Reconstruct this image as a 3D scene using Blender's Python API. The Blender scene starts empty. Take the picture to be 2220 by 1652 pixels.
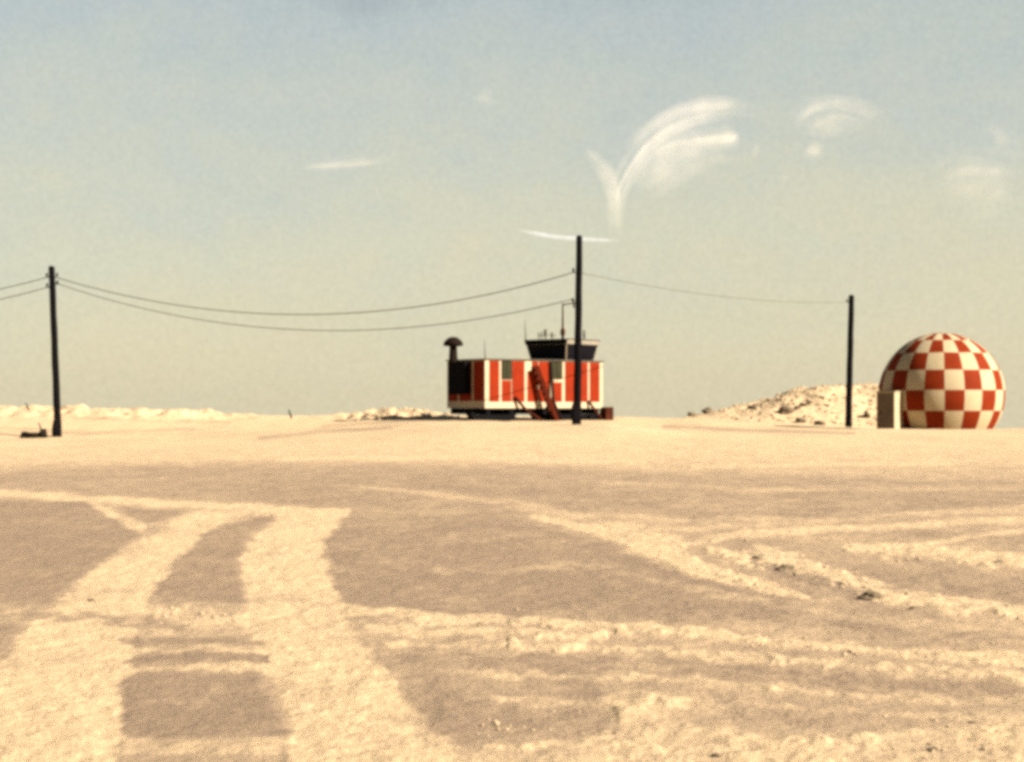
import bpy, bmesh, math, random
import numpy as np
from mathutils import Vector, Matrix
random.seed(4)
S = bpy.context.scene
COL = S.collection

# ------------------------------------------------------------------ camera, sky, sun, exposure
F = 3600.0; CX = 1110.0; HY = 880.0; EYE = 1.7       # photo units: 2220 wide, eye level at 880
cam = bpy.data.cameras.new('camera'); camo = bpy.data.objects.new('camera', cam); COL.objects.link(camo)
camo.location = (0, 0, EYE); camo.rotation_euler = (math.radians(90), 0, 0)
cam.sensor_width = 36; cam.lens = 36*F/2220; cam.shift_y = 54/2220
cam.clip_start = .1; cam.clip_end = 20000
S.camera = camo
S.view_settings.view_transform = 'Standard'; S.view_settings.look = 'None'
S.view_settings.gamma = 1; S.view_settings.exposure = 1.8
S.cycles.filter_width = 4.0; S.cycles.use_denoising = False
S.cycles.transparent_max_bounces = 96

SUN_AZ, SUN_EL = math.radians(63), math.radians(31)
sv = Vector((math.sin(SUN_AZ)*math.cos(SUN_EL), -math.cos(SUN_AZ)*math.cos(SUN_EL), math.sin(SUN_EL)))
sl = bpy.data.lights.new('sun', 'SUN'); sl.energy = 5.0; sl.angle = math.radians(.5); sl.color = (1, .93, .80)
so = bpy.data.objects.new('sun', sl); COL.objects.link(so)
so.rotation_euler = (-sv).to_track_quat('-Z', 'Y').to_euler(); so.location = (30, -30, 40)

W = bpy.data.worlds.new('World'); S.world = W; W.use_nodes = True
nt = W.node_tree; N = nt.nodes; L = nt.links
bg = N['Background']; bg.inputs['Strength'].default_value = 0.05
sky = N.new('ShaderNodeTexSky'); sky.sky_type = 'NISHITA'; sky.sun_disc = False
sky.sun_elevation = SUN_EL; sky.sun_rotation = math.radians(117)
sky.air_density = 1.0; sky.dust_density = 1.5; sky.ozone_density = 1.0
tc = N.new('ShaderNodeTexCoord'); sx = N.new('ShaderNodeSeparateXYZ'); L.new(tc.outputs['Generated'], sx.inputs[0])
# soft mottling of thin high veil cloud
mp = N.new('ShaderNodeMapping'); mp.inputs['Scale'].default_value = (1, 1, 2.6); L.new(tc.outputs['Generated'], mp.inputs[0])
nz = N.new('ShaderNodeTexNoise'); nz.inputs['Scale'].default_value = 5; nz.inputs['Detail'].default_value = 6
nz.inputs['Roughness'].default_value = .55; L.new(mp.outputs[0], nz.inputs['Vector'])
ma = N.new('ShaderNodeMath'); ma.operation = 'MULTIPLY_ADD'; ma.inputs[1].default_value = .20
L.new(nz.outputs[0], ma.inputs[0])
nz2 = N.new('ShaderNodeTexNoise'); nz2.inputs['Scale'].default_value = 42; nz2.inputs['Detail'].default_value = 7; nz2.inputs['Roughness'].default_value = .75
L.new(tc.outputs['Generated'], nz2.inputs['Vector'])
m2_ = N.new('ShaderNodeMath'); m2_.operation = 'MULTIPLY_ADD'; m2_.inputs[1].default_value = .11; m2_.inputs[2].default_value = -.155
L.new(nz2.outputs[0], m2_.inputs[0]); L.new(m2_.outputs[0], ma.inputs[2])
mb = N.new('ShaderNodeMath'); mb.operation = 'ADD'; L.new(ma.outputs[0], mb.inputs[0]); L.new(sx.outputs['Z'], mb.inputs[1])
# the low sky is a little greyer to the left of view than to the right
mx = N.new('ShaderNodeMath'); mx.operation = 'MULTIPLY_ADD'; mx.inputs[1].default_value = -.05
L.new(sx.outputs['X'], mx.inputs[0]); L.new(mb.outputs[0], mx.inputs[2])
rp = N.new('ShaderNodeValToRGB'); cr = rp.color_ramp
stops = [(0.0, (4.32, 3.86, 2.60)), (.05, (4.18, 3.82, 2.64)), (.11, (3.88, 3.74, 2.76)),
         (.17, (3.42, 3.53, 2.95)), (.24, (2.90, 3.20, 3.05)), (.40, (1.1, 1.4, 1.6)), (.7, (.2, .4, .7))]
K = 5.0
while len(cr.elements) < len(stops): cr.elements.new(.5)
for e, (p, c) in zip(cr.elements, stops):
    e.position = p; e.color = (c[0]/K, c[1]/K, c[2]/K, 1)
L.new(mx.outputs[0], rp.inputs[0])
sc = N.new('ShaderNodeVectorMath'); sc.operation = 'SCALE'; L.new(rp.outputs[0], sc.inputs[0])
nz3 = N.new('ShaderNodeTexNoise'); nz3.inputs['Scale'].default_value = 330; nz3.inputs['Detail'].default_value = 3; nz3.inputs['Roughness'].default_value = .8
L.new(tc.outputs['Generated'], nz3.inputs['Vector'])
m3_ = N.new('ShaderNodeMath'); m3_.operation = 'MULTIPLY_ADD'; m3_.inputs[1].default_value = K*.34; m3_.inputs[2].default_value = K*.83
L.new(nz3.outputs[0], m3_.inputs[0]); L.new(m3_.outputs[0], sc.inputs['Scale'])
mixn = N.new('ShaderNodeMix'); mixn.data_type = 'RGBA'; mixn.inputs['Factor'].default_value = .88
L.new(sky.outputs[0], mixn.inputs[6]); L.new(sc.outputs[0], mixn.inputs[7])
L.new(mixn.outputs[2], bg.inputs['Color'])

# ------------------------------------------------------------------ helpers
def P(px, py, d):                     # a point at range d in the bearing of a photo position
    return Vector(((px-CX)/F*d, d, EYE-(py-HY)/F*d))

def mat(name, rgb, rough=.7, metal=0., noise=0., nscale=8., bump=0., bscale=30., spec=None, stain=None):
    m = bpy.data.materials.new(name); m.use_nodes = True
    n = m.node_tree.nodes; l = m.node_tree.links; b = n['Principled BSDF']
    b.inputs['Roughness'].default_value = rough; b.inputs['Metallic'].default_value = metal
    if spec is not None: b.inputs['Specular IOR Level'].default_value = spec
    c = n.new('ShaderNodeTexCoord')
    t = n.new('ShaderNodeTexNoise'); t.inputs['Scale'].default_value = nscale; t.inputs['Detail'].default_value = 8
    l.new(c.outputs['Object'], t.inputs['Vector'])
    r = n.new('ShaderNodeValToRGB'); r.color_ramp.elements[0].position = .3; r.color_ramp.elements[1].position = .72
    s2 = stain or tuple(v*(1-noise) for v in rgb)
    r.color_ramp.elements[0].color = (*s2, 1); r.color_ramp.elements[1].color = (*rgb, 1)
    l.new(t.outputs[0], r.inputs[0]); l.new(r.outputs[0], b.inputs['Base Color'])
    if bump:
        t2 = n.new('ShaderNodeTexNoise'); t2.inputs['Scale'].default_value = bscale; t2.inputs['Detail'].default_value = 6
        l.new(c.outputs['Object'], t2.inputs['Vector'])
        bp = n.new('ShaderNodeBump'); bp.inputs['Strength'].default_value = bump; bp.inputs['Distance'].default_value = .05
        l.new(t2.outputs[0], bp.inputs['Height']); l.new(bp.outputs[0], b.inputs['Normal'])
    return m

M = dict(
    orange=mat('orange_red_paint', (.17, .013, .0006), .8, spec=.08, noise=.25, nscale=1.6, bump=.2, bscale=12),
    cream=mat('cream_white_paint', (.36, .28, .18), .7, spec=.15, noise=.15, nscale=2, bump=.15, bscale=14),
    dred=mat('dome_red_fabric', (.150, .0150, .0008), .8, spec=.08, noise=.22, nscale=1.4, bump=.2, bscale=5),
    dwhite=mat('dome_white_fabric', (.34, .265, .16), .8, spec=.1, noise=.12, nscale=1.2, bump=.2, bscale=5),
    black=mat('tarred_black', (.004, .0035, .004), .9, spec=.05, noise=.4, nscale=5, bump=.4, bscale=20),
    wood=mat('dark_creosote_wood', (.004, .003, .0035), .9, spec=.05, noise=.5, nscale=6, bump=.5, bscale=25),
    glass=mat('dark_glass', (.002, .002, .004), .35, spec=.08),
    olive=mat('dark_olive_glass', (.022, .020, .005), .5, spec=.1, noise=.4, nscale=1.2),
    rust=mat('rusty_brown_metal', (.045, .010, .004), .9, spec=.05, noise=.5, nscale=3, bump=.3),
    soot=mat('sooty_metal', (.014, .008, .005), .9, spec=.05, noise=.5, nscale=4),
    grey=mat('weathered_grey_metal', (.07, .065, .05), .7, spec=.1, noise=.4, nscale=4),
    entry=mat('entrance_pale_canvas', (.33, .26, .16), .8, spec=.1, noise=.2, nscale=2),
    wire=mat('cable_sheath', (.09, .088, .062), .9, spec=.05),
    rock=mat('dusty_dark_rock', (.15, .11, .07), .95, spec=.1, noise=.5, nscale=3, bump=.6, bscale=6),
    maroon=mat('dull_maroon_boards', (.05, .006, .001), .85, noise=.4, nscale=3, spec=.05),
    door=mat('shaded_brown_door', (.12, .085, .055), .8, noise=.3, nscale=2, spec=.08),  # brown carries the shade of the entrance's outer face
    dull=mat('dull_weathered_white', (.20, .17, .13), .8, noise=.2, nscale=3, spec=.08),
    rag=mat('dark_scrap', (.015, .010, .007), .9, spec=.05, noise=.5, nscale=5, bump=.5),
)

def link(name, bm, m, parent=None, smooth=False, bevel=0):
    me = bpy.data.meshes.new(name)
    if bevel:
        bmesh.ops.bevel(bm, geom=[e for e in bm.edges if e.calc_face_angle(0) > .5], offset=bevel, segments=2, affect='EDGES')
    bmesh.ops.recalc_face_normals(bm, faces=bm.faces)
    bm.to_mesh(me); bm.free()
    for x in (m if isinstance(m, (list, tuple)) else [m]): me.materials.append(x)
    if smooth:
        for p in me.polygons: p.use_smooth = True
    o = bpy.data.objects.new(name, me); COL.objects.link(o)
    if parent: o.parent = parent
    return o

def tag(o, label, cat, group=None):
    o['label'] = label; o['category'] = cat
    if group: o['group'] = group
    return o

def thing(name, loc, label, cat, group=None, rotz=0):
    o = bpy.data.objects.new(name, None); COL.objects.link(o)
    o.location = loc; o.rotation_euler = (0, 0, rotz); o.empty_display_size = .3
    return tag(o, label, cat, group)

def add_box(bm, x0, x1, y0, y1, z0, z1):
    v = [bm.verts.new(p) for p in ((x0,y0,z0),(x1,y0,z0),(x1,y1,z0),(x0,y1,z0),(x0,y0,z1),(x1,y0,z1),(x1,y1,z1),(x0,y1,z1))]
    for f in ((0,3,2,1),(4,5,6,7),(0,1,5,4),(1,2,6,5),(2,3,7,6),(3,0,4,7)): bm.faces.new([v[i] for i in f])

def box(name, ext, m, parent, bevel=.015):
    bm = bmesh.new(); add_box(bm, *ext); return link(name, bm, m, parent, bevel=bevel)

def add_tube(bm, pts, rad, seg=12, cap=True):
    pts = [Vector(p) for p in pts]
    if not hasattr(rad, '__len__'): rad = [rad]*len(pts)
    rings = []
    for i, p in enumerate(pts):
        d = (pts[min(i+1, len(pts)-1)] - pts[max(i-1, 0)]).normalized()
        a = d.cross(Vector((0, 0, 1)) if abs(d.z) < .9 else Vector((1, 0, 0))).normalized(); b = d.cross(a)
        rings.append([bm.verts.new(p + (a*math.cos(2*math.pi*k/seg) + b*math.sin(2*math.pi*k/seg))*rad[i]) for k in range(seg)])
    for r0, r1 in zip(rings, rings[1:]):
        for k in range(seg): bm.faces.new((r0[k], r0[(k+1) % seg], r1[(k+1) % seg], r1[k]))
    if cap: bm.faces.new(rings[0]); bm.faces.new(rings[-1][::-1])

def tube(name, pts, rad, m, parent=None, seg=12):
    bm = bmesh.new(); add_tube(bm, pts, rad, seg); return link(name, bm, m, parent, smooth=True)

# ------------------------------------------------------------------ ground
def vnoise(x, y, seed=0):
    xi = np.floor(x).astype(np.int64); yi = np.floor(y).astype(np.int64)
    fx = x-xi; fy = y-yi; fx = fx*fx*(3-2*fx); fy = fy*fy*(3-2*fy)
    def h(a, b):
        n = (a*374761393 + b*668265263 + seed*974634777) & 0xffffffff
        n = ((n ^ (n >> 13))*1274126177) & 0xffffffff
        return ((n ^ (n >> 16)) & 0xffff)/65535.0
    return (h(xi, yi)*(1-fx)+h(xi+1, yi)*fx)*(1-fy) + (h(xi, yi+1)*(1-fx)+h(xi+1, yi+1)*fx)*fy
def fbm(x, y, oct=4, seed=0):
    s = 0; a = 1; t = 0
    for i in range(oct):
        s = s + a*vnoise(x*2**i+17.3*i, y*2**i-9.1*i, seed+i); t += a; a *= .55
    return s/t
def sst(a, b, x):
    t = np.clip((x-a)/(b-a), 0, 1); return t*t*(3-2*t)

def terrain(x, d):
    x = np.asarray(x, float); d = np.asarray(d, float)
    a = CX + F*x/np.maximum(d, 1.0)
    crest = np.interp(a, [0, 300, 450, 620, 760, 900, 980, 1300, 1480, 1900, 2220], [889, 893, 900, 904, 902, 899, 903, 906, 908, 930, 931])
    base = np.interp(a, [0, 130, 400, 600, 1000, 1320, 1500, 1840, 2220], [951, 952, 945, 936, 917, 917, 929, 932, 932])
    zb = EYE-(base-HY)/F*100; zc = EYE-(crest-HY)/F*125
    z = zb*sst(48, 100, d); z = np.where(d > 100, zb+(zc-zb)*sst(100, 125, d), z)
    z = z - .017*np.maximum(d-128, 0) - .0*d
    z = np.where(d > 1000, z, z)
    # ploughed-up bank behind the far pole and the dome
    top = np.interp(a, [1440, 1480, 1560, 1640, 1700, 1760, 1820, 1900, 1990, 2080, 2120], [945, 909, 893, 874, 854, 843, 838, 838, 850, 900, 960])
    zt = EYE-(top-HY)/F*150
    lump = (fbm(x*.55, d*.35, 5, 31)-.5)*1.1
    prof = sst(136, 150, d)*(1-sst(154, 180, d))
    z = z + np.maximum(zt+lump-z, 0)*prof
    # low rough hummocks left of the tower
    hm = (np.exp(-((a-845)/100)**2)*1.5+1.0*(1-sst(430, 600, a))*(fbm(x*.12, d*.3, 2, 61)+.2)*1.5+.2*sst(430, 600, a)*(1-sst(1350, 1500, a)))*sst(112, 120, d)*(1-sst(128, 150, d))
    z = z + hm*(fbm(x*.9, d*.5, 4, 5)-.38)*1.0
    z = z + sst(70, 100, d)*(fbm(x*.35, d*.2, 3, 8)-.5)*.16
    return z

def poly_sd(u, v, poly):              # signed distance, positive inside
    dmin = np.full(u.shape, 1e9); ins = np.zeros(u.shape, bool)
    n = len(poly)
    for i in range(n):
        x0, y0 = poly[i]; x1, y1 = poly[(i+1) % n]
        ex, ey = x1-x0, y1-y0
        t = np.clip(((u-x0)*ex+(v-y0)*ey)/(ex*ex+ey*ey+1e-9), 0, 1)
        dmin = np.minimum(dmin, np.hypot(u-x0-t*ex, v-y0-t*ey))
        if y0 != y1:
            c = ((y0 > v) != (y1 > v)) & (u < (x1-x0)*(v-y0)/(y1-y0)+x0); ins ^= c
    return np.where(ins, dmin, -dmin)
def line_d(u, v, pts):                # distance to a polyline divided by its local half width
    dmin = np.full(u.shape, 1e9)
    for (x0, y0, w0), (x1, y1, w1) in zip(pts, pts[1:]):
        ex, ey = x1-x0, y1-y0
        t = np.clip(((u-x0)*ex+(v-y0)*ey)/(ex*ex+ey*ey+1e-9), 0, 1)
        dmin = np.minimum(dmin, np.hypot(u-x0-t*ex, v-y0-t*ey)/(w0+(w1-w0)*t))
    return dmin

def make_ground():
    dn = np.concatenate([-np.geomspace(3000, 5, 22), [-2, 0, 1.5, 3, 4.5], np.geomspace(5.6, 70, 620), np.geomspace(70.4, 190, 230), np.geomspace(198, 9000, 50)])
    tin = np.linspace(-.36, .36, 640)
    tout = .36*np.power(1.16, np.arange(1, 60)); tout = tout[tout < 1200]
    t = np.concatenate([-tout[::-1], tin, tout])
    T, D = np.meshgrid(t, dn)
    w = np.maximum(np.abs(D), 5.0)
    X = T*w; lim = 9000 + np.abs(T); X = np.clip(X, -lim, lim)
    Z = terrain(X, D)
    Z[D < 40] = Z[D < 40]
    u = CX+F*X/np.maximum(D, 1.); v = HY+(EYE-Z)*F/np.maximum(D, 1.)
    # irregular edges
    wx = (fbm(X*1.3, D*.9, 4, 3)-.5); wy = (fbm(X*1.1+40, D*.7, 4, 6)-.5)
    k = np.clip((v-880)/300, .2, 1.4)
    U = u+wx*34*k+(fbm(X*7, D*4, 3, 15)-.5)*16*k; V = v+wy*18*k
    U2 = u+wx*30*k+(fbm(X*6, D*4, 3, 12)-.5)*30*k; V2 = v+wy*14*k+(fbm(X*6, D*3, 3, 14)-.5)*20*k
    m = np.interp(v, [880, 905, 930, 960, 1000, 1015, 1100, 1150, 1300, 1350, 1450, 1560, 1600, 1652], [.8, .85, .86, .84, .74, .60, .50, .42, .36, .50, .45, .42, .55, .7])
    def blend(mask, val):
        nonlocal m
        m = m + (val-m)*np.clip(mask, 0, 1)
    def pf(poly, val, f=7, a=1.0): blend(a*sst(-f, f, poly_sd(U, V, poly)), val)
    def ln(pts, val, a=1.0, rough=0.):
        d = line_d(U2 if rough else U, V2 if rough else V, pts)
        k2 = 1-sst(.45, 1.25, d)
        if rough: k2 = k2*np.clip(.62+1.3*(fbm(X*5, D*2.2, 3, 21)-.25)*rough+(1-rough)*.5, 0, 1.1)
        blend(min(a*(1.2 if rough else 1.05), 1)*k2, val)
    # darker wind-scoured belts
    pf([(100,1012),(600,1002),(1150,1010),(1500,1030),(2300,1040),(2300,1100),(1500,1130),(1350,1110),(760,1108),(400,1085),(0,1060),(-60,1030)], .26, 12, .8)
    pf([(430,1062),(620,1030),(1100,1032),(1300,1060),(1250,1100),(740,1100),(560,1088)], .22, 16, .7)
    pf([(-80,1086),(180,1084),(250,1125),(300,1155),(170,1262),(95,1305),(-80,1315)], .10, 7, .95)
    pf([(255,1100),(400,1113),(320,1138)], .12, 5, .9)
    pf([(700,1130),(760,1112),(1100,1120),(1380,1190),(1700,1300),(1700,1335),(1300,1345),(950,1340),(760,1330),(716,1260)], .16, 14, .9)
    pf([(700,1240),(1250,1240),(1300,1310),(760,1310)], .08, 18, .6)
    pf([(820,1425),(1250,1432),(1320,1500),(1300,1600),(1000,1630),(900,1530)], .26, 12, .85)
    pf([(1500,1200),(1640,1205),(1850,1215),(2300,1260),(2300,1290),(1950,1290),(1800,1240),(1600,1230)], .22, 10, .7)
    pf([(-60,1350),(60,1350),(40,1400),(-10,1430),(-60,1440)], .18, 10, .8)
    # light lines and ridges on the right
    ln([(780,1055,5),(1000,1078,7),(1200,1105,7),(1400,1160,12)], .72, .7)
    ln([(1150,1118,6),(1290,1148,14),(1410,1190,26),(1500,1230,23),(1600,1256,20),(1730,1285,15)], .95, .9, .6)
    ln([(1480,1185,8),(1600,1160,9),(1800,1148,9),(2250,1124,9)], .85, .85)
    ln([(1370,1160,10),(1480,1175,14)], .9, .8, .4)
    ln([(1540,1195,11),(1660,1220,16),(1800,1250,19),(1920,1288,23),(2050,1310,20),(2260,1335,17)], .92, .85, .8)
    ln([(1640,1195,12),(1760,1225,14)], .85, .8, .6)
    ln([(1840,1190,10),(2000,1192,15),(2120,1205,18),(2260,1228,18)], .92, .85, .6)
    ln([(2000,1182,5),(2100,1162,7),(2260,1146,9)], .85, .8)
    ln([(1350,1205,5),(1500,1255,6),(1640,1290,6),(1740,1302,5)], .04, .8)  # shadow along the ridge's lower edge, painted into the ground tone
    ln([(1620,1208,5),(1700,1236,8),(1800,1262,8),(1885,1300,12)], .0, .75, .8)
    ln([(740,1325,10),(1000,1345,12),(1400,1362,12),(1800,1402,14),(2260,1432,14)], .92, .85, .7)
    ln([(780,1356,8),(1000,1372,9),(1300,1384,9)], .82, .8, .6)
    ln([(830,1396,7),(1100,1402,8),(1400,1412,9),(1800,1440,10),(2260,1470,12)], .8, .8, .5)
    ln([(850,1420,5),(1150,1428,6),(1500,1440,6),(2260,1500,9)], .14, .6, .3)
    ln([(950,1462,6),(1300,1466,8),(1700,1492,8),(2260,1530,10)], .72, .7, .5)
    ln([(1180,1448,5),(1500,1460,5),(2260,1512,8)], .2, .6, .3)
    pf([(1300,1495),(1370,1500),(1600,1560),(1900,1590),(2300,1560),(2300,1720),(1150,1720),(1290,1620),(1330,1580)], .9, 16, .75)
    pf([(1480,1548),(1850,1560),(1950,1590),(1700,1602),(1500,1580)], .35, 12, .7)
    ln([(1040,1620,8),(1400,1600,14)], .8, .8, .4)
    ln([(1100,1100,4),(1300,1118,5),(1500,1128,5),(1700,1120,5)], .75, .5, .3)
    ln([(1330,1140,5),(1480,1150,7),(1700,1132,6),(2260,1098,6)], .8, .45, .3)
    ln([(950,1240,5),(1300,1225,6),(1600,1300,8),(1900,1350,9),(2260,1380,9)], .62, .5, .5)
    ln([(1250,1290,5),(1500,1320,6),(1800,1352,7),(2260,1392,8)], .12, .5, .3)
    ln([(1000,1516,6),(1300,1520,7),(1800,1538,8),(2260,1560,8)], .75, .5, .6)
    ln([(1500,1120,5),(1800,1108,6),(2260,1082,6)], .15, .4, .3)
    ln([(1250,1042,4),(1600,1062,5),(2260,1058,6)], .7, .5, .3)
    ln([(1500,1012,5),(1800,1006,5),(2060,1008,5)], .95, .6)
    ln([(600,995,4),(1000,990,5),(1400,1004,5)], .95, .6)
    ln([(-40,925,4),(200,938,5),(420,930,4)], .5, .6, .5)
    ln([(150,905,4),(330,912,4),(500,915,3)], .5, .6, .5)
    ln([(560,950,4),(700,935,4),(850,928,3)], .35, .6)
    ln([(700,925,4),(880,912,3),(980,908,2)], .3, .6)
    ln([(1440,925,6),(1600,932,5),(1850,940,3)], .3, .7)
    # turning wheel tracks
    ln([(-80,1066,9),(200,1082,9),(430,1094,9),(640,1104,9),(750,1112,8)], .92, .95)
    ln([(190,1084,6),(250,1118,9),(310,1146,9)], .8, .8)
    R1 = [(660,1100),(560,1104),(430,1106),(380,1128),(320,1160),(270,1192),(210,1232),(150,1290),(96,1330),(20,1400),(-60,1500),(-300,1760),(245,1760),(258,1600),(278,1460),(300,1380),(330,1290),(368,1228),(400,1190),(452,1148),(530,1120),(640,1112)]
    R2 = [(600,1108),(745,1112),(732,1140),(706,1170),(700,1222),(720,1270),(742,1312),(772,1380),(812,1432),(862,1500),(920,1570),(965,1615),(1090,1760),(640,1760),(618,1600),(588,1530),(560,1470),(542,1400),(530,1300),(520,1250),(526,1200),(550,1160),(600,1130)]
    isl = [(452,1150),(590,1120),(612,1130),(560,1152),(532,1182),(522,1222),(532,1290),(508,1318),(340,1312),(332,1290),(370,1230),(402,1190)]
    pf(isl, .14, 5, .95)
    pf([(330,1318),(525,1318),(545,1375),(290,1378)], .62, 10, .9)
    pf([(285,1378),(548,1378),(560,1395),(280,1395)], .22, 4, .85)
    pf([(280,1413),(560,1413),(566,1434),(276,1434)], .18, 4, .9)
    pf([(276,1455),(565,1455),(600,1530),(625,1602),(255,1602),(268,1520)], .12, 8, .95)
    pf([(250,1608),(640,1608),(640,1636),(250,1636)], .6, 12, .4)
    pf([(250,1640),(640,1640),(660,1700),(250,1700)], .22, 6, .8)
    s1 = poly_sd(U, V, R1); s2 = poly_sd(U, V, R2)
    br = (fbm(X*14, D*8, 3, 81)-.5)*26; r1 = sst(-9, 11, s1+br); r2 = sst(-9, 11, s2+br)
    blend(r1*.93, .93); blend(r2*.93, .95)
    ln([(-60,1318,6),(120,1330,7),(330,1346,7),(440,1366,7)], .45, .7, .3)
    pf([(-60,1340),(70,1352),(50,1385),(10,1430),(-60,1450)], .2, 9, .85)
    ln([(270,1386,6),(400,1383,8),(560,1392,6)], .08, .8)
    ln([(262,1405,6),(400,1406,6),(580,1411,6)], .8, .8, .3)
    ln([(265,1424,6),(420,1422,9),(570,1430,7)], .05, .85)
    ln([(260,1446,6),(400,1443,6),(590,1452,6)], .8, .85, .3)
    pf([(255,1462),(575,1464),(605,1535),(628,1600),(250,1600),(262,1520)], .10, 15, .6)
    ln([(320,1335,10),(420,1352,12),(540,1345,12)], .9, .6, .9)
    ln([(-60,1330,5),(150,1336,6),(330,1352,6),(420,1370,5)], .2, .6, .3)
    near = sst(-1, 6, D)*(1-sst(60, 90, D))
    m = m + near*((fbm(X*2.2, D*1.1, 4, 40)-.5)*.5 + (fbm(X*9, D*4.5, 3, 41)-.5)*.5)
    m = m + sst(50, 90, D)*(fbm(X*.35, D*.12, 4, 44)-.5)*.5
    m = .5+(m-.5)*1.22
    m = m + (.97-m)*sst(132, 140, D)*(u > 1400)*(u < 2150)
    m = np.where(D < 4, .5, m); m = np.clip(m, 0, 1)
    # relief
    rg = np.clip(m-.45, 0, 1)
    Z = Z + near*((fbm(X*1.2, D*1.2, 4, 50)-.5)*.05 + rg*(fbm(X*9, D*9, 3, 51)-.35)*.05 + (fbm(X*20, D*20, 2, 52)-.5)*.006)
    Z = Z - near*(sst(-14, 14, s1)+sst(-14, 14, s2))*.008
    Z = Z + near*np.maximum(r1, r2)*np.sin(2*math.pi*(D+.25*X)/.21+4*fbm(X*2, D*2, 2, 70))*.006*fbm(X*3, D*3, 3, 71)
    bankr = sst(.45, .9, np.clip(rg*1.6, 0, 1))*sst(1150, 1200, v)*(u > 1100)
    Z = Z + near*bankr*(fbm(X*5, D*5, 5, 56)**2)*.04
    nr, nc = X.shape
    co = np.stack([X, D, Z], -1).reshape(-1, 3)
    idx = np.arange(nr*nc).reshape(nr, nc)
    fc = np.stack([idx[:-1, :-1], idx[:-1, 1:], idx[1:, 1:], idx[1:, :-1]], -1).reshape(-1, 4)
    me = bpy.data.meshes.new('ground')
    me.vertices.add(len(co)); me.vertices.foreach_set('co', co.ravel().astype(np.float32))
    me.loops.add(fc.size); me.loops.foreach_set('vertex_index', fc.ravel().astype(np.int32))
    me.polygons.add(len(fc)); me.polygons.foreach_set('loop_start', np.arange(0, fc.size, 4, dtype=np.int32))
    me.polygons.foreach_set('loop_total', np.full(len(fc), 4, np.int32))
    me.polygons.foreach_set('use_smooth', np.ones(len(fc), bool))
    at = me.attributes.new('surface_wear_shade', 'FLOAT', 'POINT'); at.data.foreach_set('value', m.ravel().astype(np.float32))
    me.update(); me.validate()
    o = bpy.data.objects.new('ground', me); COL.objects.link(o); o['kind'] = 'structure'
    g = bpy.data.materials.new('pale_compacted_ground'); g.use_nodes = True; n = g.node_tree.nodes; l = g.node_tree.links
    b = n['Principled BSDF']; b.inputs['Roughness'].default_value = .95; b.inputs['Specular IOR Level'].default_value = .1
    a = n.new('ShaderNodeAttribute'); a.attribute_name = 'surface_wear_shade'
    c = n.new('ShaderNodeTexCoord')
    def noise(s, det=6, ro=.6):
        t = n.new('ShaderNodeTexNoise'); t.inputs['Scale'].default_value = s; t.inputs['Detail'].default_value = det
        t.inputs['Roughness'].default_value = ro; l.new(c.outputs['Object'], t.inputs['Vector']); return t
    t1 = noise(16, 10, .8); t2 = noise(.25, 4)
    q = n.new('ShaderNodeMath'); q.operation = 'MULTIPLY_ADD'; q.inputs[1].default_value = .62; l.new(t1.outputs[0], q.inputs[0]); l.new(a.outputs['Fac'], q.inputs[2])
    q2 = n.new('ShaderNodeMath'); q2.operation = 'MULTIPLY_ADD'; q2.inputs[1].default_value = .14; l.new(t2.outputs[0], q2.inputs[0]); l.new(q.outputs[0], q2.inputs[2])
    q3 = n.new('ShaderNodeMath'); q3.operation = 'SUBTRACT'; q3.inputs[1].default_value = .38; l.new(q2.outputs[0], q3.inputs[0])
    r = n.new('ShaderNodeValToRGB'); cr = r.color_ramp
    cr.elements[0].position = 0; cr.elements[0].color = (.196, .136, .090, 1)
    cr.elements[1].position = 1; cr.elements[1].color = (.415, .297, .175, 1)
    e = cr.elements.new(.5); e.color = (.285, .200, .125, 1)
    l.new(q3.outputs[0], r.inputs[0]); l.new(r.outputs[0], b.inputs['Base Color'])
    t3 = noise(30, 8, .7); t4 = noise(5, 6, .6)
    ad = n.new('ShaderNodeMath'); ad.operation = 'MULTIPLY_ADD'; ad.inputs[1].default_value = 2.5; l.new(t4.outputs[0], ad.inputs[0]); l.new(t3.outputs[0], ad.inputs[2])
    bp = n.new('ShaderNodeBump'); bp.inputs['Strength'].default_value = .7; bp.inputs['Distance'].default_value = .03
    l.new(ad.outputs[0], bp.inputs['Height']); l.new(bp.outputs[0], b.inputs['Normal'])
    me.materials.append(g)
make_ground()
def gz(x, d): return float(terrain(np.array([x]), np.array([d]))[0])

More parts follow.
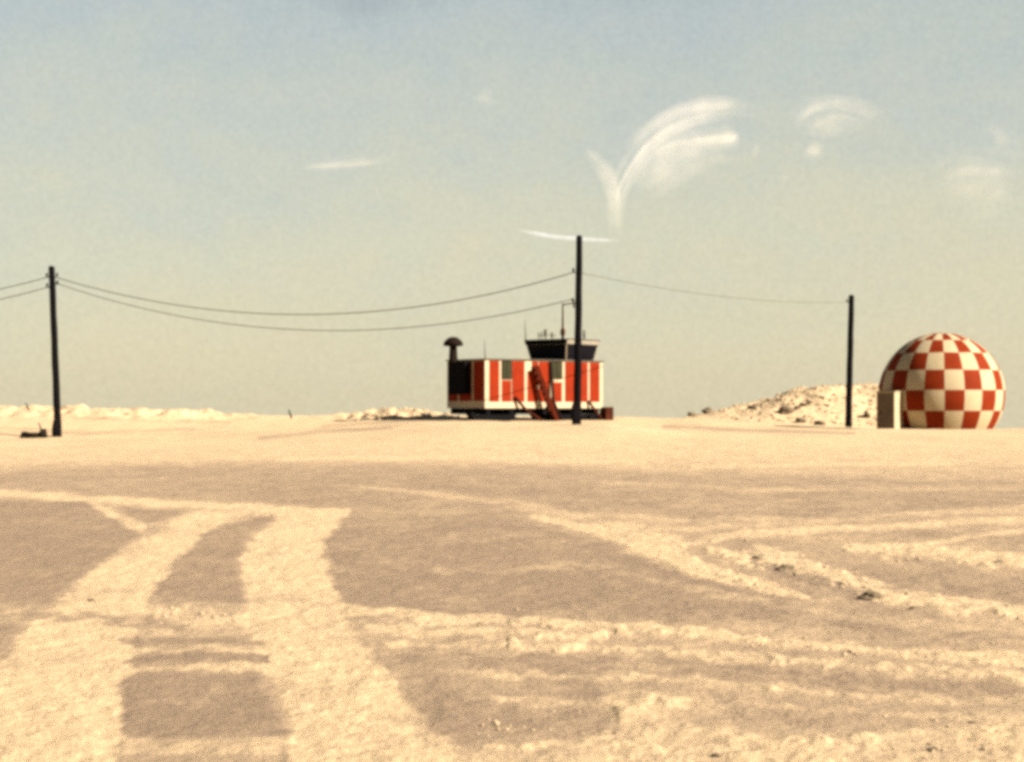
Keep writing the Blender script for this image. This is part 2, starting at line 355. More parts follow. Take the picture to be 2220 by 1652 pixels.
# ------------------------------------------------------------------ utility poles and cables
def utility_pole(base, top, d, r0, r1, label, knobs):
    b = P(*base, d); t = P(*top, d); b.z = gz(b.x, d)-.02
    o = thing('utility_pole', b, label, 'utility pole', 'utility poles in a line across the scene')
    ax = t-b; n = 14
    pts = [ax*(i/n)+Vector((.008*math.sin(i*1.7), 0, 0)) for i in range(n+1)]
    rr = [(r0+(r1-r0)*i/n)*(1+.025*math.sin(i*2.3)) for i in range(n+1)]
    pts[0] = pts[0]-Vector((0, 0, .5)); rr.append(r1*.55); pts.append(ax+Vector((0, 0, .10)))
    tube('shaft', pts, rr, M['wood'], o, 14)
    for py, side in knobs:
        f = (b.z - P(0, py, d).z)/(b.z-t.z); p = ax*f
        bm = bmesh.new(); rr_ = r0+(r1-r0)*f
        add_tube(bm, [p+Vector((side*(rr_-.03), -.02, -.05)), p+Vector((side*(rr_+.12), -.02, -.03)), p+Vector((side*(rr_+.13), -.02, .05))], .025, 8)
        br = link('bracket', bm, M['grey'], o, smooth=True)
        bm = bmesh.new(); q = p+Vector((side*(rr_+.13), -.02, .04))
        add_tube(bm, [q, q+Vector((0, 0, .05)), q+Vector((0, 0, .09)), q+Vector((0, 0, .15)), q+Vector((0, 0, .19))], [.06, .09, .05, .08, .03], 10)
        link('insulator', bm, M['soot'], br, smooth=True)
    return o
pl = utility_pole((126, 952), (112, 580), 103, .23, .19, 'leaning dark wooden utility pole standing alone at the far left', [(600, 1), (616, 1), (600, -1), (622, -1)])
pc = utility_pole((1251, 918), (1256, 514), 95, .235, .18, 'tall black utility pole standing in front of the orange and white tower cabin', [(590, -1), (655, -1)])
pr = utility_pole((1839, 932), (1846, 642), 133, .27, .22, 'black utility pole between the rocky bank and the checkered dome', [(655, -1)])

# braces and anchor lump at pole feet
box_bm = bmesh.new(); add_tube(box_bm, [(-.16, -.16, -.2), (-.15, -.19, .5), (-.10, -.2, .95), (-.05, -.18, 1.25)], [.17, .19, .16, .08], 10)
link('foot_stub', box_bm, M['wood'], pl, smooth=True)
box_bm = bmesh.new(); add_tube(box_bm, [(-.12, -.12, -.1), (-.17, -.14, .55), (-.17, -.12, 1.1), (-.06, -.08, 1.5)], [.16, .19, .15, .06], 10)
link('foot_stub', box_bm, M['wood'], pc, smooth=True)
box_bm = bmesh.new(); add_tube(box_bm, [(.08, -.1, -.1), (.12, -.12, .9), (.14, -.1, 1.6), (.05, -.08, 2.2)], [.12, .17, .15, .06], 10)
link('foot_stub', box_bm, M['wood'], pr, smooth=True)

def cable(a, b, sag, label, r=.022):
    n = 48
    pts = [a.lerp(b, i/n)-Vector((0, 0, 4*sag*(i/n)*(1-i/n))) for i in range(n+1)]
    o = tube('overhead_cable', [p-pts[0] for p in pts], r, M['wire'], None, 6); o.location = pts[0]
    tag(o, label, 'cable', 'overhead cables between the poles')
cable(P(118, 600, 103), P(1245, 590, 95), 2.38, 'upper of the two long cables sagging between left and middle poles', .034)
cable(P(119, 613, 103), P(1243, 648, 95), 2.35, 'lower of the two long cables sagging between left and middle poles', .030)
cable(P(1262, 592, 95), P(1840, 655, 133), .55, 'faint cable running from middle pole down to the pole beside the dome', .022)
cable(P(106, 600, 103), P(-980, 590, 110), 2.4, 'upper cable leaving the far left pole towards the left edge', .032)
cable(P(106, 622, 103), P(-980, 612, 110), 2.4, 'lower cable leaving the far left pole towards the left edge', .030)

# ------------------------------------------------------------------ tower cabin on runners
PH = math.radians(35); CPH, SPH = math.cos(PH), math.sin(PH); DC = 108.0
corner = P(1051.5, 900, DC); X0 = corner.x
W1, W2 = 9.71, 4.54; ZB = gz(X0, DC)
tower = thing('control_tower', (X0, DC, 0), 'orange and white striped control tower cabin on black runners, dark glazed lookout on its roof', 'control tower', rotz=PH)
def fx(cx):
    k = (942+cx*.2739-CX)/F; return (k*DC-X0)/(CPH-k*SPH)
def sy(cx):
    k = (942+cx*.2739-CX)/F; return (X0-DC*k)/(SPH+k*CPH)
def fz(cy, d=110): return EYE-(489.4+cy*.2739-HY)/F*d
ZT, Z0, ZR = fz(1062, 109), 1.55, fz(1392, 109)
box('wall', (0, W1, 0, W2, Z0, ZT), M['cream'], tower, .02)
bm = bmesh.new(); add_box(bm, -.10, W1+.10, -.10, W2+.10, ZT+.004, ZT+.07); link('roof', bm, M['grey'], tower, bevel=.01)
# orange panels on the sunny front
ptop = ZT-.07
for a, b, top in ((437, 508, 0), (535, 603, 1225), (617, 708, 0), (738, 768, 1150), (774, 816, 0), (830, 906, 0), (930, 1004, 1236), (1036, 1103, 0), (1156, 1209, 0), (1232, 1302, 0)):
    box('wall_panel', (fx(a)-.035, fx(b)+.035, -.03, .02, ZR, fz(top) if top else ptop), M['orange'], tower, .006)
for a, b, c in ((532, 606, 1212), (922, 1008, 1205)):
    w = box('window', (fx(a)-.02, fx(b)+.02, -.05, .02, fz(c)-.04, ptop+.01), M['soot'], tower, .006)
    box('pane', (fx(a)+.03, fx(b)-.03, -.056, 0, fz(c)+.02, ptop-.04), M['olive'], w, .003)
    bm = bmesh.new(); xm = (fx(a)+fx(b))/2; zm = (fz(c)+ptop)/2
    add_box(bm, xm-.02, xm+.02, -.07, -.04, fz(c)+.02, ptop-.04); link('glazing_bar', bm, M['soot'], w)
# panels on the shaded end
for a, b in ((110, 184), (198, 296), (312, 396)):
    y1, y0 = sy(a), sy(b); box('wall_panel', (-.03, .02, y0, y1, fz(1388), ptop), M['orange'], tower, .006)
# stove pipe with mushroom cowl and its housing, lengthened in black to deepen the end wall's shade
yc = sy(178)
hb = box('stove_housing', (-.52, -.005, sy(292), sy(158), fz(1335, 111), ZT-.12), M['black'], tower, .04)
bm = bmesh.new(); zc = ZT
add_tube(bm, [(-.3, yc, zc-.5), (-.3, yc, zc+.1), (-.3, yc, fz(955, 110.5)), (-.3, yc, fz(925, 110.5))], [.30, .30, .25, .22], 14)
ch = link('chimney', bm, M['soot'], tower, smooth=True)
bm = bmesh.new(); zt_ = fz(950, 110.5)
add_tube(bm, [(-.3, yc, zt_-.05), (-.3, yc, zt_), (-.3, yc, zt_+.22), (-.3, yc, zt_+.42), (-.3, yc, zt_+.56), (-.3, yc, zt_+.6)], [.30, .66, .64, .47, .26, .08], 18)
link('cowl', bm, M['soot'], ch, smooth=True)
# whip aerials
tube('whip_antenna', [(fx(412), .15, ZT), (fx(408), .15, ZT+.7), (fx(403), .15, fz(900, 108))], [.035, .028, .012], M['grey'], tower, 8)
# glazed lookout, a square turned on the roof, glass leaning outwards
lc = P(1219, 780, 114); rx, ry = lc.x-X0, lc.y-DC
LX, LY = rx*CPH+ry*SPH, -rx*SPH+ry*CPH
zw0, zw1, zf = ZT+.075, 5.88, 6.22
def ring(s, z, rot=math.radians(15)):
    c = []
    for a_, b_ in ((-1, -1), (1, -1), (1, 1), (-1, 1)):
        x, y = a_*s/2, b_*s/2
        c.append(Vector((LX+x*math.cos(rot)-y*math.sin(rot), LY+x*math.sin(rot)+y*math.cos(rot), z)))
    return c
def frustum(bm, s0, z0, s1, z1):
    a = [bm.verts.new(p) for p in ring(s0, z0)]; b = [bm.verts.new(p) for p in ring(s1, z1)]
    for k in range(4): bm.faces.new((a[k], a[(k+1) % 4], b[(k+1) % 4], b[k]))
    bm.faces.new(a[::-1]); bm.faces.new(b)
bm = bmesh.new(); frustum(bm, 3.06, zw0, 3.52, zw1)
look = link('lookout', bm, M['cream'], tower)
A0, A1 = ring(3.06, zw0), ring(3.52, zw1)
for k in range(4):                     # one dark pane on each side
    p0, p1, q1, q0 = A0[k], A0[(k+1) % 4], A1[(k+1) % 4], A1[k]
    nrm = (p1-p0).cross(q0-p0).normalized()
    def bl(u, w, o): return (p0.lerp(p1, u)).lerp(q0.lerp(q1, u), w)+nrm*o
    bm = bmesh.new()
    f = [bm.verts.new(bl(u, w, .012)) for u, w in ((.014, .02), (.986, .02), (.986, .985), (.014, .985))]
    g = [bm.verts.new(bl(u, w, -.03)) for u, w in ((.014, .02), (.986, .02), (.986, .985), (.014, .985))]
    bm.faces.new(f); bm.faces.new(g[::-1])
    for j in range(4): bm.faces.new((f[j], g[j], g[(j+1) % 4], f[(j+1) % 4]))
    link('pane', bm, M['glass'], look)
B0, B1 = ring(3.60, zw1+.003), ring(3.70, zf-.06)
for k in range(4):                     # edge boards under the roof; the left one is black, its shade put into the colour
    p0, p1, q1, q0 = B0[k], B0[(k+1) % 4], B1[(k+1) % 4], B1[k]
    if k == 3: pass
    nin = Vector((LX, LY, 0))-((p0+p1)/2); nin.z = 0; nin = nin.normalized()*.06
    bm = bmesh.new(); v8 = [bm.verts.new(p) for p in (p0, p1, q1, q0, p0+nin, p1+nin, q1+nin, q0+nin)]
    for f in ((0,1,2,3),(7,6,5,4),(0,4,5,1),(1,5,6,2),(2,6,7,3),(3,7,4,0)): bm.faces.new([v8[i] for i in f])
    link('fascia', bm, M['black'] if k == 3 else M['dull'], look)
bm = bmesh.new(); frustum(bm, 3.74, zf-.055, 3.70, zf); link('roof', bm, M['soot'], look)
# aerials and gear on the lookout roof
def lk(cx, dy=0.):                     # local position on the lookout roof at a crop column
    k = (942+cx*.2739-CX)/F; d = 114+dy; wx, wy = k*d-X0, d-DC
    return wx*CPH+wy*SPH, -wx*SPH+wy*CPH
x, y = lk(722, -.1); tube('whip_antenna', [(x, y, zf-.1), (x-.03, y, zf+.6), (x-.07, y, fz(745, 114))], [.04, .035, .014], M['grey'], look, 8)
x, y = lk(1015); mz = fz(615, 114)
tube('radio_mast', [(x, y, zf-.02), (x, y, zf+.5), (x, y, mz)], [.10, .08, .05], M['rust'], look, 10)
tube('radio_mast_arm', [(x, y, mz-.1), (x+.35, y-.15, mz-.02), (x+.72, y-.3, mz+.02)], .045, M['rust'], look, 8)
x2, y2 = x+.72, y-.3
tube('wind_vane', [(x2, y2, mz-.3), (x2, y2, mz), (x2, y2, mz+.22)], [.05, .06, .02], M['soot'], look, 8)
bm = bmesh.new(); add_tube(bm, [(x, y, zf+.25), (x, y, zf+.42), (x, y, zf+.7), (x, y, zf+.82)], [.09, .17, .16, .08], 12); link('beacon', bm, M['rust'], look, smooth=True)
for cx, h, r in ((825, .55, .05), (848, .62, .05), (878, .75, .12), (930, .55, .09)):
    x, y = lk(cx, .2); bm = bmesh.new()
    add_tube(bm, [(x, y, zf-.01), (x, y, zf+.12), (x, y, zf+h*.6), (x, y, zf+h)], [.03, .03, r, r*.8], 10); link('instrument_post', bm, M['grey'], look, smooth=True)
xa, ya = lk(820, .2); xb, yb = lk(960, .2)
tube('guard_rail', [(xa, ya, zf+.3), ((xa+xb)/2, (ya+yb)/2, zf+.33), (xb, yb, zf+.3)], .022, M['grey'], look, 8)
x, y = lk(1185); bm = bmesh.new(); add_tube(bm, [(x, y, zf-.01), (x, y, zf+.3), (x, y, zf+.7)], [.03, .09, .07], 10); link('instrument_post', bm, M['grey'], look, smooth=True)
# runners, cross bearers
zg = ZB-.12
def runner(y0, y1, x0, x1, nm='runner'):
    bm = bmesh.new()
    prof = [(x0, .55), (x0+.25, .22), (x0+.7, .03), (x1-.7, .0), (x1-.2, .2), (x1, .5), (x1-.05, .66), (x1-.5, .52), (x0+.5, .52), (x0+.1, .68)]
    a = [bm.verts.new((px, y0, zg+pz)) for px, pz in prof]; b = [bm.verts.new((px, y1, zg+pz)) for px, pz in prof]
    bm.faces.new(a[::-1]); bm.faces.new(b)
    for k in range(len(prof)): bm.faces.new((a[k], a[(k+1) % 10], b[(k+1) % 10], b[k]))
    return link(nm, bm, M['black'], tower)
runner(.1, .7, -1.05, fx(655)); runner(.1, .7, fx(905), W1+.75)
runner(W2-.7, W2-.2, 2.4, 5.0); runner(W2-.7, W2-.2, 6.6, W1+.3)
for k in range(5):
    x = (.35, 2.2, 4.9, 7.2, W1-.4)[k]; box('bearer', (x-.14, x+.14, .1, W2-.1, zg+.525, Z0-.003), M['black'], tower, .01)
box('step_box', (W1-.1, W1+.55, -.5, .2, zg+.05, zg+1.0), M['rust'], tower, .02)
# steep stair up the front, its two stringers and treads
def board(bm, a, b, w, th, y):         # a leaning plank between two points of the front
    a, b = Vector(a), Vector(b); d = (b-a).normalized(); n = Vector((d.z, 0, -d.x))*w/2; t = Vector((0, th, 0))
    v = [bm.verts.new(p) for p in (a-n, a+n, b+n, b-n, a-n+t, a+n+t, b+n+t, b-n+t)]
    for f in ((0,1,2,3),(7,6,5,4),(0,4,5,1),(1,5,6,2),(2,6,7,3),(3,7,4,0)): bm.faces.new([v[i] for i in f])
sa, sb = (fx(905), 0, zg+.1), (fx(775), 0, fz(1110))
bm = bmesh.new(); board(bm, (sa[0], -1.0, sa[2]), (sb[0], -.50, sb[2]), .30, .05, 0); st_ = link('stair', bm, M['maroon'], tower)
bm = bmesh.new(); board(bm, (sa[0], -.55, sa[2]), (sb[0], -.09, sb[2]), .20, .05, 0); link('stringer', bm, M['maroon'], st_)
for i in range(9):
    t = (i+.5)/9; x = sa[0]+(sb[0]-sa[0])*t; z = sa[2]+(sb[2]-sa[2])*t; y = -.95+.5*t
    bm = bmesh.new(); add_box(bm, x-.13, x+.13, y, y+.40, z-.02, z+.02); link('tread', bm, M['maroon'], st_)
tube('strut', [(fx(630), -.08, Z0+.75), (fx(690), -.4, Z0-.05), (fx(785), -.85, zg+.12)], .10, M['rust'], tower, 8)
tube('strut', [(fx(912), -.10, ptop), (fx(922), -.26, Z0+.5), (fx(962), -.6, zg+.15)], .10, M['soot'], tower, 8)
tube('strut', [(fx(860), -.3, Z0+.1), (fx(915), -.7, zg+.15)], .10, M['rust'], tower, 8)
tube('strut', [(fx(1212), -.08, Z0+.5), (fx(1275), -.6, zg+.2)], .09, M['rust'], tower, 8)

# ------------------------------------------------------------------ checkered dome
DD = 110.0; RD = 4.06; cen = P(2040.5, 854.6, DD); zg2 = gz(cen.x, DD)
dome = thing('radar_dome', (cen.x, DD, zg2), 'round dome in red and white checks with a small entrance on its left', 'dome')
lat = [-54, -34.3, -15.6, 3.5, 22.4, 41.2, 60, 78, 90]
bm = bmesh.new(); NC = 20; sub = 4; off = math.radians(6.5)
zc0 = cen.z-zg2
def sp(la, lo):
    r = RD*(1+.004*math.sin(lo*10)*math.cos(la*5))
    return Vector((r*math.cos(la)*math.sin(lo), -r*math.cos(la)*math.cos(lo), zc0+r*math.sin(la)))
vc = {}
def vv(i, j):
    j %= NC*sub
    key = (i, j if i < (len(lat)-1)*sub else 0)
    if key not in vc:
        a = i//sub; t = (i % sub)/sub
        la = lat[a] if t == 0 else lat[a]+(lat[a+1]-lat[a])*t
        vc[key] = bm.verts.new(sp(math.radians(la), off+2*math.pi*j/(NC*sub)))
    return vc[key]
for i in range((len(lat)-1)*sub):
    for j in range(NC*sub):
        q = [vv(i, j), vv(i, j+1), vv(i+1, j+1), vv(i+1, j)]
        uq = []
        for v_ in q:
            if v_ not in uq: uq.append(v_)
        f = bm.faces.new(uq); row = i//sub; col = j//sub
        f.material_index = (row+col+1) % 2; f.smooth = True
me = bpy.data.meshes.new('shell'); bmesh.ops.recalc_face_normals(bm, faces=bm.faces); bm.to_mesh(me); bm.free()
me.materials.append(M['dred']); me.materials.append(M['dwhite'])
sh = bpy.data.objects.new('shell', me); COL.objects.link(sh); sh.parent = dome
# entrance box on the left: an outer face with its shade painted in brown and a sunlit cheek that runs back into the dome
ec = P(1939.5, 930, 106.3); e0 = Vector((ec.x-cen.x, ec.y-DD, 0))
al = math.radians(30); tl = Vector((-math.cos(al), math.sin(al), 0)); tr = Vector((math.sin(al), math.cos(al), 0))
zt = P(0, 850, 106.3).z-zg2
def eb(bm, u0, u1, w0, w1, z0, z1):
    v = [bm.verts.new(e0+tl*u+tr*w+Vector((0, 0, z))) for z in (z0, z1) for u, w in ((u0, w0), (u1, w0), (u1, w1), (u0, w1))]
    for f in ((0,3,2,1),(4,5,6,7),(0,1,5,4),(1,2,6,5),(2,3,7,6),(3,0,4,7)): bm.faces.new([v[i] for i in f])
bm = bmesh.new(); eb(bm, 0, 1.18, 0, 3.2, -.3, zt); en = link('entrance', bm, M['entry'], dome, bevel=.03)
bm = bmesh.new(); eb(bm, .05, 1.14, -.03, .02, .05, zt-.08); dr = link('door', bm, M['door'], en, bevel=.01)
bm = bmesh.new(); eb(bm, .86, .92, -.07, -.02, 1.0, 1.12); link('handle', bm, M['black'], dr)
bm = bmesh.new(); eb(bm, -.05, 1.23, -.06, 3.2, zt+.003, zt+.06); link('lintel', bm, M['entry'], en)

# ------------------------------------------------------------------ rocks on the bank, scrap, stake, clods
def lumpmesh(name, r, seed, flat=.7, m='rock', sub=3):
    rnd = random.Random(seed); bm = bmesh.new(); bmesh.ops.create_icosphere(bm, subdivisions=sub, radius=1)
    ph = [rnd.uniform(0, 6) for _ in range(9)]
    for v in bm.verts:
        c = v.co.copy()
        k = 1+.22*math.sin(2.1*c.x+ph[0])*math.cos(2.4*c.y+ph[1])+.16*math.sin(4.3*c.z+ph[2]+c.x*2)+.09*math.sin(8*c.x+ph[3])*math.sin(7*c.y+ph[4])+.05*math.sin(15*c.z+ph[5])
        v.co = Vector((c.x*k*r[0], c.y*k*r[1], c.z*k*r[2]))
    return link(name, bm, M[m], None, smooth=False)
def seat_on(px, d, sink): 
    x = (px-CX)/F*d; return Vector((x, d, gz(x, d)-sink))
def surface_at(px, py, d0=137, d1=152):   # range on the bank's face whose height is seen at py
    best = (1e9, d0)
    for i in range(200):
        d = d0+(d1-d0)*i/199; x = (px-CX)/F*d
        e = abs(EYE-(py-HY)/F*d-gz(x, d))
        if e < best[0]: best = (e, d)
    return best[1]
rocks = [((1500, 898), .45, 'dusty boulder at the low left end of the bank behind the far pole'),
         ((1533, 885), .50, 'small dark boulder breaking the skyline near the low left end of the bank'),
         ((1635, 887), .55, 'brownish boulder halfway up the left slope of the bank'),
         ((1701, 896), .68, 'darkest boulder of the bank, with a tail of rubble to its right'),
         ((1734, 916), .50, 'round boulder low on the bank, just left of the small stone by the black pole'),
         ((1776, 925), .48, 'small stone at the foot of the bank just left of the black pole'),
         ((1880, 905), .45, 'tall narrow stone on the bank between the black pole and the dome')]
for i, ((px, py), r, lab) in enumerate(rocks):
    d = surface_at(px, py)
    r *= .8; o = lumpmesh('boulder', (r*(.7 if i == 6 else 1.15), r, r*(1.2 if i == 6 else .8)), 30+i); o.location = seat_on(px, d, -r*.25)
    tag(o, lab, 'boulder', 'boulders on the bank')
tl_ = thing('rubble', P(1730, 885, surface_at(1730, 885)), 'streak of dark rubble slanting up the bank beside the darkest boulder', 'rubble')
for i, px in enumerate((1716, 1728, 1742, 1755)):
    d = surface_at(px, 891-(px-1716)*.42); o = lumpmesh('chunk', (.34-.03*i, .3, .2), 60+i); o.location = seat_on(px, d, -.06)-tl_.location; o.parent = tl_
# stone bristle on the bank and hummocks (nobody could count it)
def scatter(name, spots, m, seed):
    rnd = random.Random(seed); bm = bmesh.new()
    for x, d, r in spots:
        s = bmesh.ops.create_icosphere(bm, subdivisions=1, radius=r, matrix=Matrix.Translation((x, d, gz(x, d)+r*.15)) @ Matrix.Rotation(rnd.uniform(0, 6), 4, 'Z') @ Matrix.Diagonal((rnd.uniform(.7, 1.4), rnd.uniform(.7, 1.3), rnd.uniform(.4, .9), 1)))
        for v in s['verts']: v.co += Vector((rnd.uniform(-1, 1), rnd.uniform(-1, 1), rnd.uniform(-1, 1)))*r*.22
    o = link(name, bm, M[m], None); o['kind'] = 'stuff'; return o
M['clod'] = mat('pale_ground_clod', (.36, .265, .165), .95, spec=.1, noise=.3, nscale=3, bump=.5, bscale=20)
rnd = random.Random(77); sp_ = []
for _ in range(520):
    px = rnd.uniform(1560, 1990); d = rnd.uniform(138, 152); sp_.append(((px-CX)/F*d, d, rnd.uniform(.06, .22)))
for _ in range(160):
    px = rnd.gauss(860, 60); d = rnd.uniform(112, 126); sp_.append(((px-CX)/F*d, d, rnd.uniform(.05, .2)))
o = scatter('bank_rubble', sp_, 'clod', 78); tag(o, 'pale clods strewn over the bank and the hummocks on the skyline', 'rubble')
sp_ = []
def alongp(pts, n, spread, r0, r1):
    for _ in range(n):
        i = rnd.randrange(len(pts)-1); t = rnd.random(); px = pts[i][0]+(pts[i+1][0]-pts[i][0])*t; py = pts[i][1]+(pts[i+1][1]-pts[i][1])*t+rnd.gauss(0, spread)
        d = F*EYE/(py-HY); sp_.append(((px-CX)/F*d, d, rnd.uniform(r0, r1)))
alongp([(1300, 1150), (1410, 1190), (1600, 1258), (1730, 1285)], 110, 12, .006, .028)
alongp([(1540, 1195), (1800, 1250), (1920, 1290), (2220, 1335)], 150, 13, .006, .03)
alongp([(740, 1325), (1400, 1362), (2220, 1432)], 200, 16, .004, .016)
alongp([(1840, 1190), (2220, 1220)], 60, 11, .006, .026)
alongp([(330, 1330), (530, 1350)], 60, 12, .006, .025)
alongp([(1000, 1600), (2220, 1620)], 220, 28, .004, .016)
o = scatter('loose_clods', sp_, 'clod', 79); tag(o, 'loose pale clods along the ploughed ridges of the foreground', 'rubble')
stones = [((1552, 1643), .030, 'small dark stone at the very bottom edge of the picture, right of its middle'),
          ((1640, 1213), .055, 'brown stone at the upper end of the ploughed ridge on the right'),
          ((1700, 1236), .085, 'flat dark stone lying midway along the ploughed ridge on the right'),
          ((1891, 1300), .10, 'largest dark stone of the ploughed ridge, at its lower end'),
          ((2110, 1568), .022, 'small brown stone in the bottom right corner, the upper left of three'),
          ((2165, 1590), .024, 'brown stone in the bottom right corner, nearest the right edge'),
          ((2025, 1627), .026, 'grey stone in the bottom right corner, lowest of three'),
          ((2165, 1222), .06, 'dark stone near the right edge above the ploughed ridge'),
          ((198, 1303), .035, 'small brown stone lying in the left wheel track'),
          ((1985, 1322), .05, 'grey stone just right of the largest dark ridge stone')]
for i, ((px, py), r, lab) in enumerate(stones):
    o = lumpmesh('stone', (r*1.05, r*.8, r*.5), 90+i); d = F*EYE/(py-HY); o.location = Vector(((px-CX)/F*d, d, gz((px-CX)/F*d, d)+r*.15))
    tag(o, lab, 'stone', 'dark stones on the near ground')
# scrap heap beside the left pole
d = 102.; b = seat_on(75, d, 0)
sc_ = thing('scrap_heap', b, 'low heap of dark scrap with a rod sticking up, left of the leaning pole', 'scrap heap')
for i, (dx, dz, r) in enumerate(((-.45, .12, (.38, .3, .20)), (.0, .10, (.42, .35, .2)), (.5, .2, (.26, .25, .30)))):
    o = lumpmesh('lump', r, 120+i, m='rag'); o.location = (dx, 0, dz+.05); o.parent = sc_
tube('rod', [(.62, 0, .0), (.45, 0, .35), (.25, 0, .95)], [.05, .06, .03], M['rag'], sc_, 8)
st = P(630, 905, 119); st.z = gz(st.x, 119)
k = thing('stake', st, 'short dark stake tilting on the skyline between left pole and tower', 'stake')
tube('post', [(0.12, 0, -.2), (0, 0, .25), (-.14, 0, .62)], [.06, .065, .045], M['rag'], k, 8)
st = P(62, 893, 119); st.z = gz(st.x, 119)
k = thing('stake', st, 'short dark stake tilting on the skyline left of the leaning pole', 'stake')
tube('post', [(0.14, 0, -.3), (0, 0, .05), (-.22, 0, .5)], [.05, .055, .035], M['rag'], k, 8)

# ------------------------------------------------------------------ thin clouds, far off
def cloud_mat(name, dens, rgb=(.72, .68, .60), scale=.012, power=1.6):
    m = bpy.data.materials.new(name); m.use_nodes = True; n = m.node_tree.nodes; l = m.node_tree.links
    n.remove(n['Principled BSDF']); out = n['Material Output']
    df = n.new('ShaderNodeBsdfDiffuse'); df.inputs[0].default_value = (*rgb, 1)
    tr = n.new('ShaderNodeBsdfTranslucent'); tr.inputs[0].default_value = (*rgb, 1)
    mx_ = n.new('ShaderNodeMixShader'); mx_.inputs[0].default_value = .12; l.new(df.outputs[0], mx_.inputs[1]); l.new(tr.outputs[0], mx_.inputs[2])
    tp = n.new('ShaderNodeBsdfTransparent')
    lw = n.new('ShaderNodeLayerWeight'); lw.inputs[0].default_value = .5
    inv = n.new('ShaderNodeMath'); inv.operation = 'SUBTRACT'; inv.inputs[0].default_value = 1; l.new(lw.outputs['Facing'], inv.inputs[1])
    pw = n.new('ShaderNodeMath'); pw.operation = 'POWER'; pw.inputs[1].default_value = power; l.new(inv.outputs[0], pw.inputs[0])
    c = n.new('ShaderNodeTexCoord'); t = n.new('ShaderNodeTexNoise'); t.inputs['Scale'].default_value = scale; t.inputs['Detail'].default_value = 5
    l.new(c.outputs['Object'], t.inputs['Vector'])
    mr = n.new('ShaderNodeMapRange'); mr.inputs[1].default_value = .3; mr.inputs[2].default_value = .7; mr.inputs[3].default_value = .35; mr.inputs[4].default_value = 1.25
    l.new(t.outputs[0], mr.inputs[0])
    m1 = n.new('ShaderNodeMath'); m1.operation = 'MULTIPLY'; l.new(pw.outputs[0], m1.inputs[0]); l.new(mr.outputs[0], m1.inputs[1])
    at = n.new('ShaderNodeAttribute'); at.attribute_name = 'wisp_amount'
    m2 = n.new('ShaderNodeMath'); m2.operation = 'MULTIPLY'; l.new(m1.outputs[0], m2.inputs[0]); l.new(at.outputs['Fac'], m2.inputs[1])
    m3 = n.new('ShaderNodeMath'); m3.operation = 'MULTIPLY'; m3.inputs[1].default_value = dens; m3.use_clamp = True; l.new(m2.outputs[0], m3.inputs[0])
    f = n.new('ShaderNodeMixShader'); l.new(m3.outputs[0], f.inputs[0]); l.new(tp.outputs[0], f.inputs[1]); l.new(mx_.outputs[0], f.inputs[2])
    l.new(f.outputs[0], out.inputs['Surface'])
    return m
CM = cloud_mat('thin_cloud', .034, (.95, .87, .78), scale=.03, power=2.0)
CS = cloud_mat('thin_streak_cloud', .13, (.78, .84, 1.0), .03, 1.2)
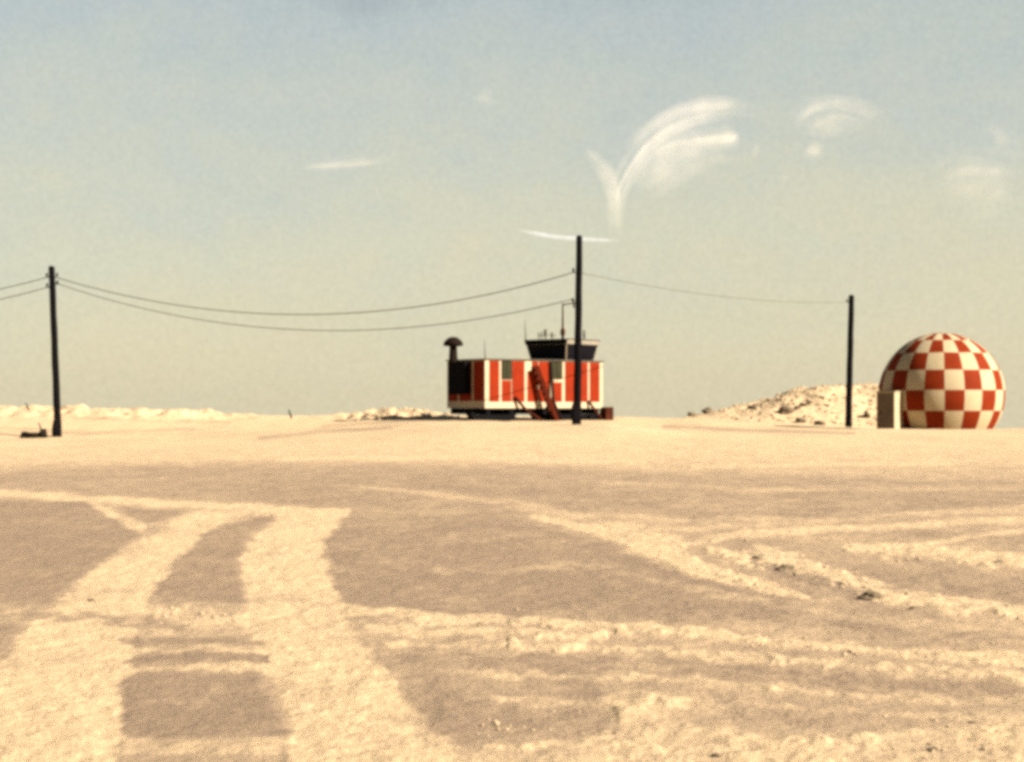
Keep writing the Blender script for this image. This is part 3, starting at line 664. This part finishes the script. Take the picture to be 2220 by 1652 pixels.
def wisp(name, pts, m=CM, dist=2600., parent=None, seed=1, fibres=9):
    # pts: bearing x, height y, half width, density -> a bundle of soft rounded fibres
    rnd = random.Random(seed)
    P4 = [np.array(p, float) for p in pts]; P4 = [2*P4[0]-P4[1]]+P4+[2*P4[-1]-P4[-2]]; sm = []
    for i in range(1, len(P4)-2):
        for j in range(8):
            t = j/8; a, b, c, d_ = P4[i-1:i+3]
            sm.append(.5*((2*b)+(-a+c)*t+(2*a-5*b+4*c-d_)*t*t+(-a+3*b-3*c+d_)*t**3))
    sm.append(P4[-2]); n = len(sm); seg = 12
    bm = bmesh.new(); dens = []; c0 = P(sm[0][0], sm[0][1], dist)
    for q_ in range(fibres):
        off = rnd.gauss(0, .5) if fibres > 1 else 0; i0 = int(rnd.random()**2*n*.35) if fibres > 1 else 0; i1 = n-1-(int(rnd.random()**2*n*.35) if fibres > 1 else 0)
        wf = rnd.uniform(.3, .95) if fibres > 1 else 1; dy_ = rnd.uniform(-1, 1)*8; spread = rnd.uniform(-.6, .6); ph = rnd.uniform(0, 6); ds = rnd.uniform(.25, .8) if fibres > 1 else 1
        if i1-i0 < 6: i0, i1 = 0, n-1
        rings = []; nn = i1-i0+1
        for i in range(i0, i1+1):
            s = sm[i]; f = (i-i0)/(nn-1)
            a = sm[max(i-1, 0)]; b = sm[min(i+1, n-1)]; dx, dy = b[0]-a[0], b[1]-a[1]; L_ = math.hypot(dx, dy)+1e-6
            nx, ny = -dy/L_, dx/L_; w0 = max(s[2], .3); w = w0*wf*(.2+.8*math.sqrt(max(0, 1-abs(2*f-1)**3)))
            o = w0*(off+spread*(f-.4)+.12*math.sin(f*5+ph)) if fibres > 1 else 0
            fade = min(1, f/.25, (1-f)/.3); fade = fade*fade*(3-2*fade); r = []
            for k in range(seg):
                th = 2*math.pi*k/seg; q = P(s[0]+nx*(o+w*math.cos(th)), s[1]+ny*(o+w*math.cos(th)), dist)
                q.y += math.sin(th)*w/F*dist*.8+dy_
                r.append(bm.verts.new(q-c0)); dens.append(max(s[3], 0)*fade*ds)
            rings.append(r)
        for r0, r1 in zip(rings, rings[1:]):
            for k in range(seg): bm.faces.new((r0[k], r0[(k+1) % seg], r1[(k+1) % seg], r1[k]))
        bm.faces.new(rings[0]); bm.faces.new(rings[-1][::-1])
    bmesh.ops.recalc_face_normals(bm, faces=bm.faces)
    me = bpy.data.meshes.new(name); bm.to_mesh(me); bm.free(); me.materials.append(m)
    for p in me.polygons: p.use_smooth = True
    at = me.attributes.new('wisp_amount', 'FLOAT', 'POINT'); at.data.foreach_set('value', dens)
    o = bpy.data.objects.new(name, me); COL.objects.link(o)
    if parent: o.parent = parent; o.location = c0-parent.location
    else: o.location = c0
    return o
G = 'thin clouds in the hazy sky'
y_ = thing('cloud', P(1330, 420, 2600), 'white wispy cloud forking like a letter Y with a long right arm bending over', 'cloud', G)
wisp('plume', [(1334,530,10,.5),(1332,470,13,1.8),(1330,425,17,1.7),(1312,380,18,1.2),(1285,345,13,1.3),(1258,318,9,1.1)], parent=y_, seed=1)
wisp('plume', [(1334,515,7,.6),(1340,440,10,1.7),(1356,390,11,1.7),(1392,335,14,1.7),(1440,292,18,1.6),(1500,262,20,1.4),(1560,250,20,1.),(1630,248,18,.8)], parent=y_, seed=2)
wisp('plume', [(1350,360,26,.9),(1400,310,26,.9),(1460,270,26,.9),(1530,243,20,1.4),(1600,237,19,1.5),(1650,248,18,1.3),(1700,275,14,.5)], parent=y_, seed=3)
wisp('plume', [(1380,345,8,.5),(1440,316,10,.8),(1500,302,13,.9),(1555,296,15,2.0),(1590,290,15,3.8),(1606,284,5,1.)], parent=y_, seed=4)
wisp('plume', [(1350,420,30,.5),(1410,365,42,1.1),(1490,330,40,1.1),(1560,315,30,.9),(1640,330,24,.5)], parent=y_, seed=5)
def cl(label, strands, seed, m=CM):
    c = thing('cloud', P(strands[0][0][0], strands[0][0][1], 2600), label, 'cloud', G)
    for i, s in enumerate(strands): wisp('wisp', s, m, parent=c, seed=seed+i, fibres=1 if m is CS else 8)
cl('pale arched cloud with a bright foot, right of the forked cloud', [
    [(1728,295,18,.9),(1745,252,22,1.3),(1800,230,20,1.5),(1870,240,20,1.1),(1950,275,16,.4)],
    [(1745,310,14,.8),(1765,322,18,1.2),(1790,335,16,.7)], [(1730,280,20,.6),(1800,262,30,.5),(1880,270,24,.3)]], 11)
cl('small pale tuft of cloud above the dome, close to the right edge', [[(2130,262,16,.3),(2165,285,22,.5),(2195,315,24,.4),(2240,340,24,.3)]], 21)
cl('broad faint rounded cloud bank above the dome', [[(2010,400,16,.4),(2060,375,24,.7),(2120,366,26,.8),(2180,372,28,.8),(2260,390,30,.6)],[(2030,420,40,.3),(2140,410,50,.5),(2260,420,50,.5)]], 31)
cl('long thin horizontal cloud streak in the left half of the sky', [[(640,372,8,.3),(690,362,10,.6),(760,357,10,.7),(830,350,9,.5),(920,333,7,.3)]], 41)
cl('tiny faint cloud puff high near the middle of the sky', [[(1015,214,10,.2),(1050,211,14,.5),(1090,214,10,.2)]], 51)
cl('very faint small cloud tuft below the gap between the forked and arched clouds', [[(1632,345,7,.2),(1640,325,11,.4),(1646,305,8,.2)],[(1698,405,8,.15),(1702,385,11,.35),(1706,365,7,.15)]], 61)
cl('narrow bluish white streak crossing the sky just at the middle pole top', [[(1105,494,3.5,.3),(1150,504,4.5,1.),(1200,513,5,1.5),(1256,518,5,1.6),(1310,521,4.5,1.3),(1360,523,3,.3)]], 71, CS)
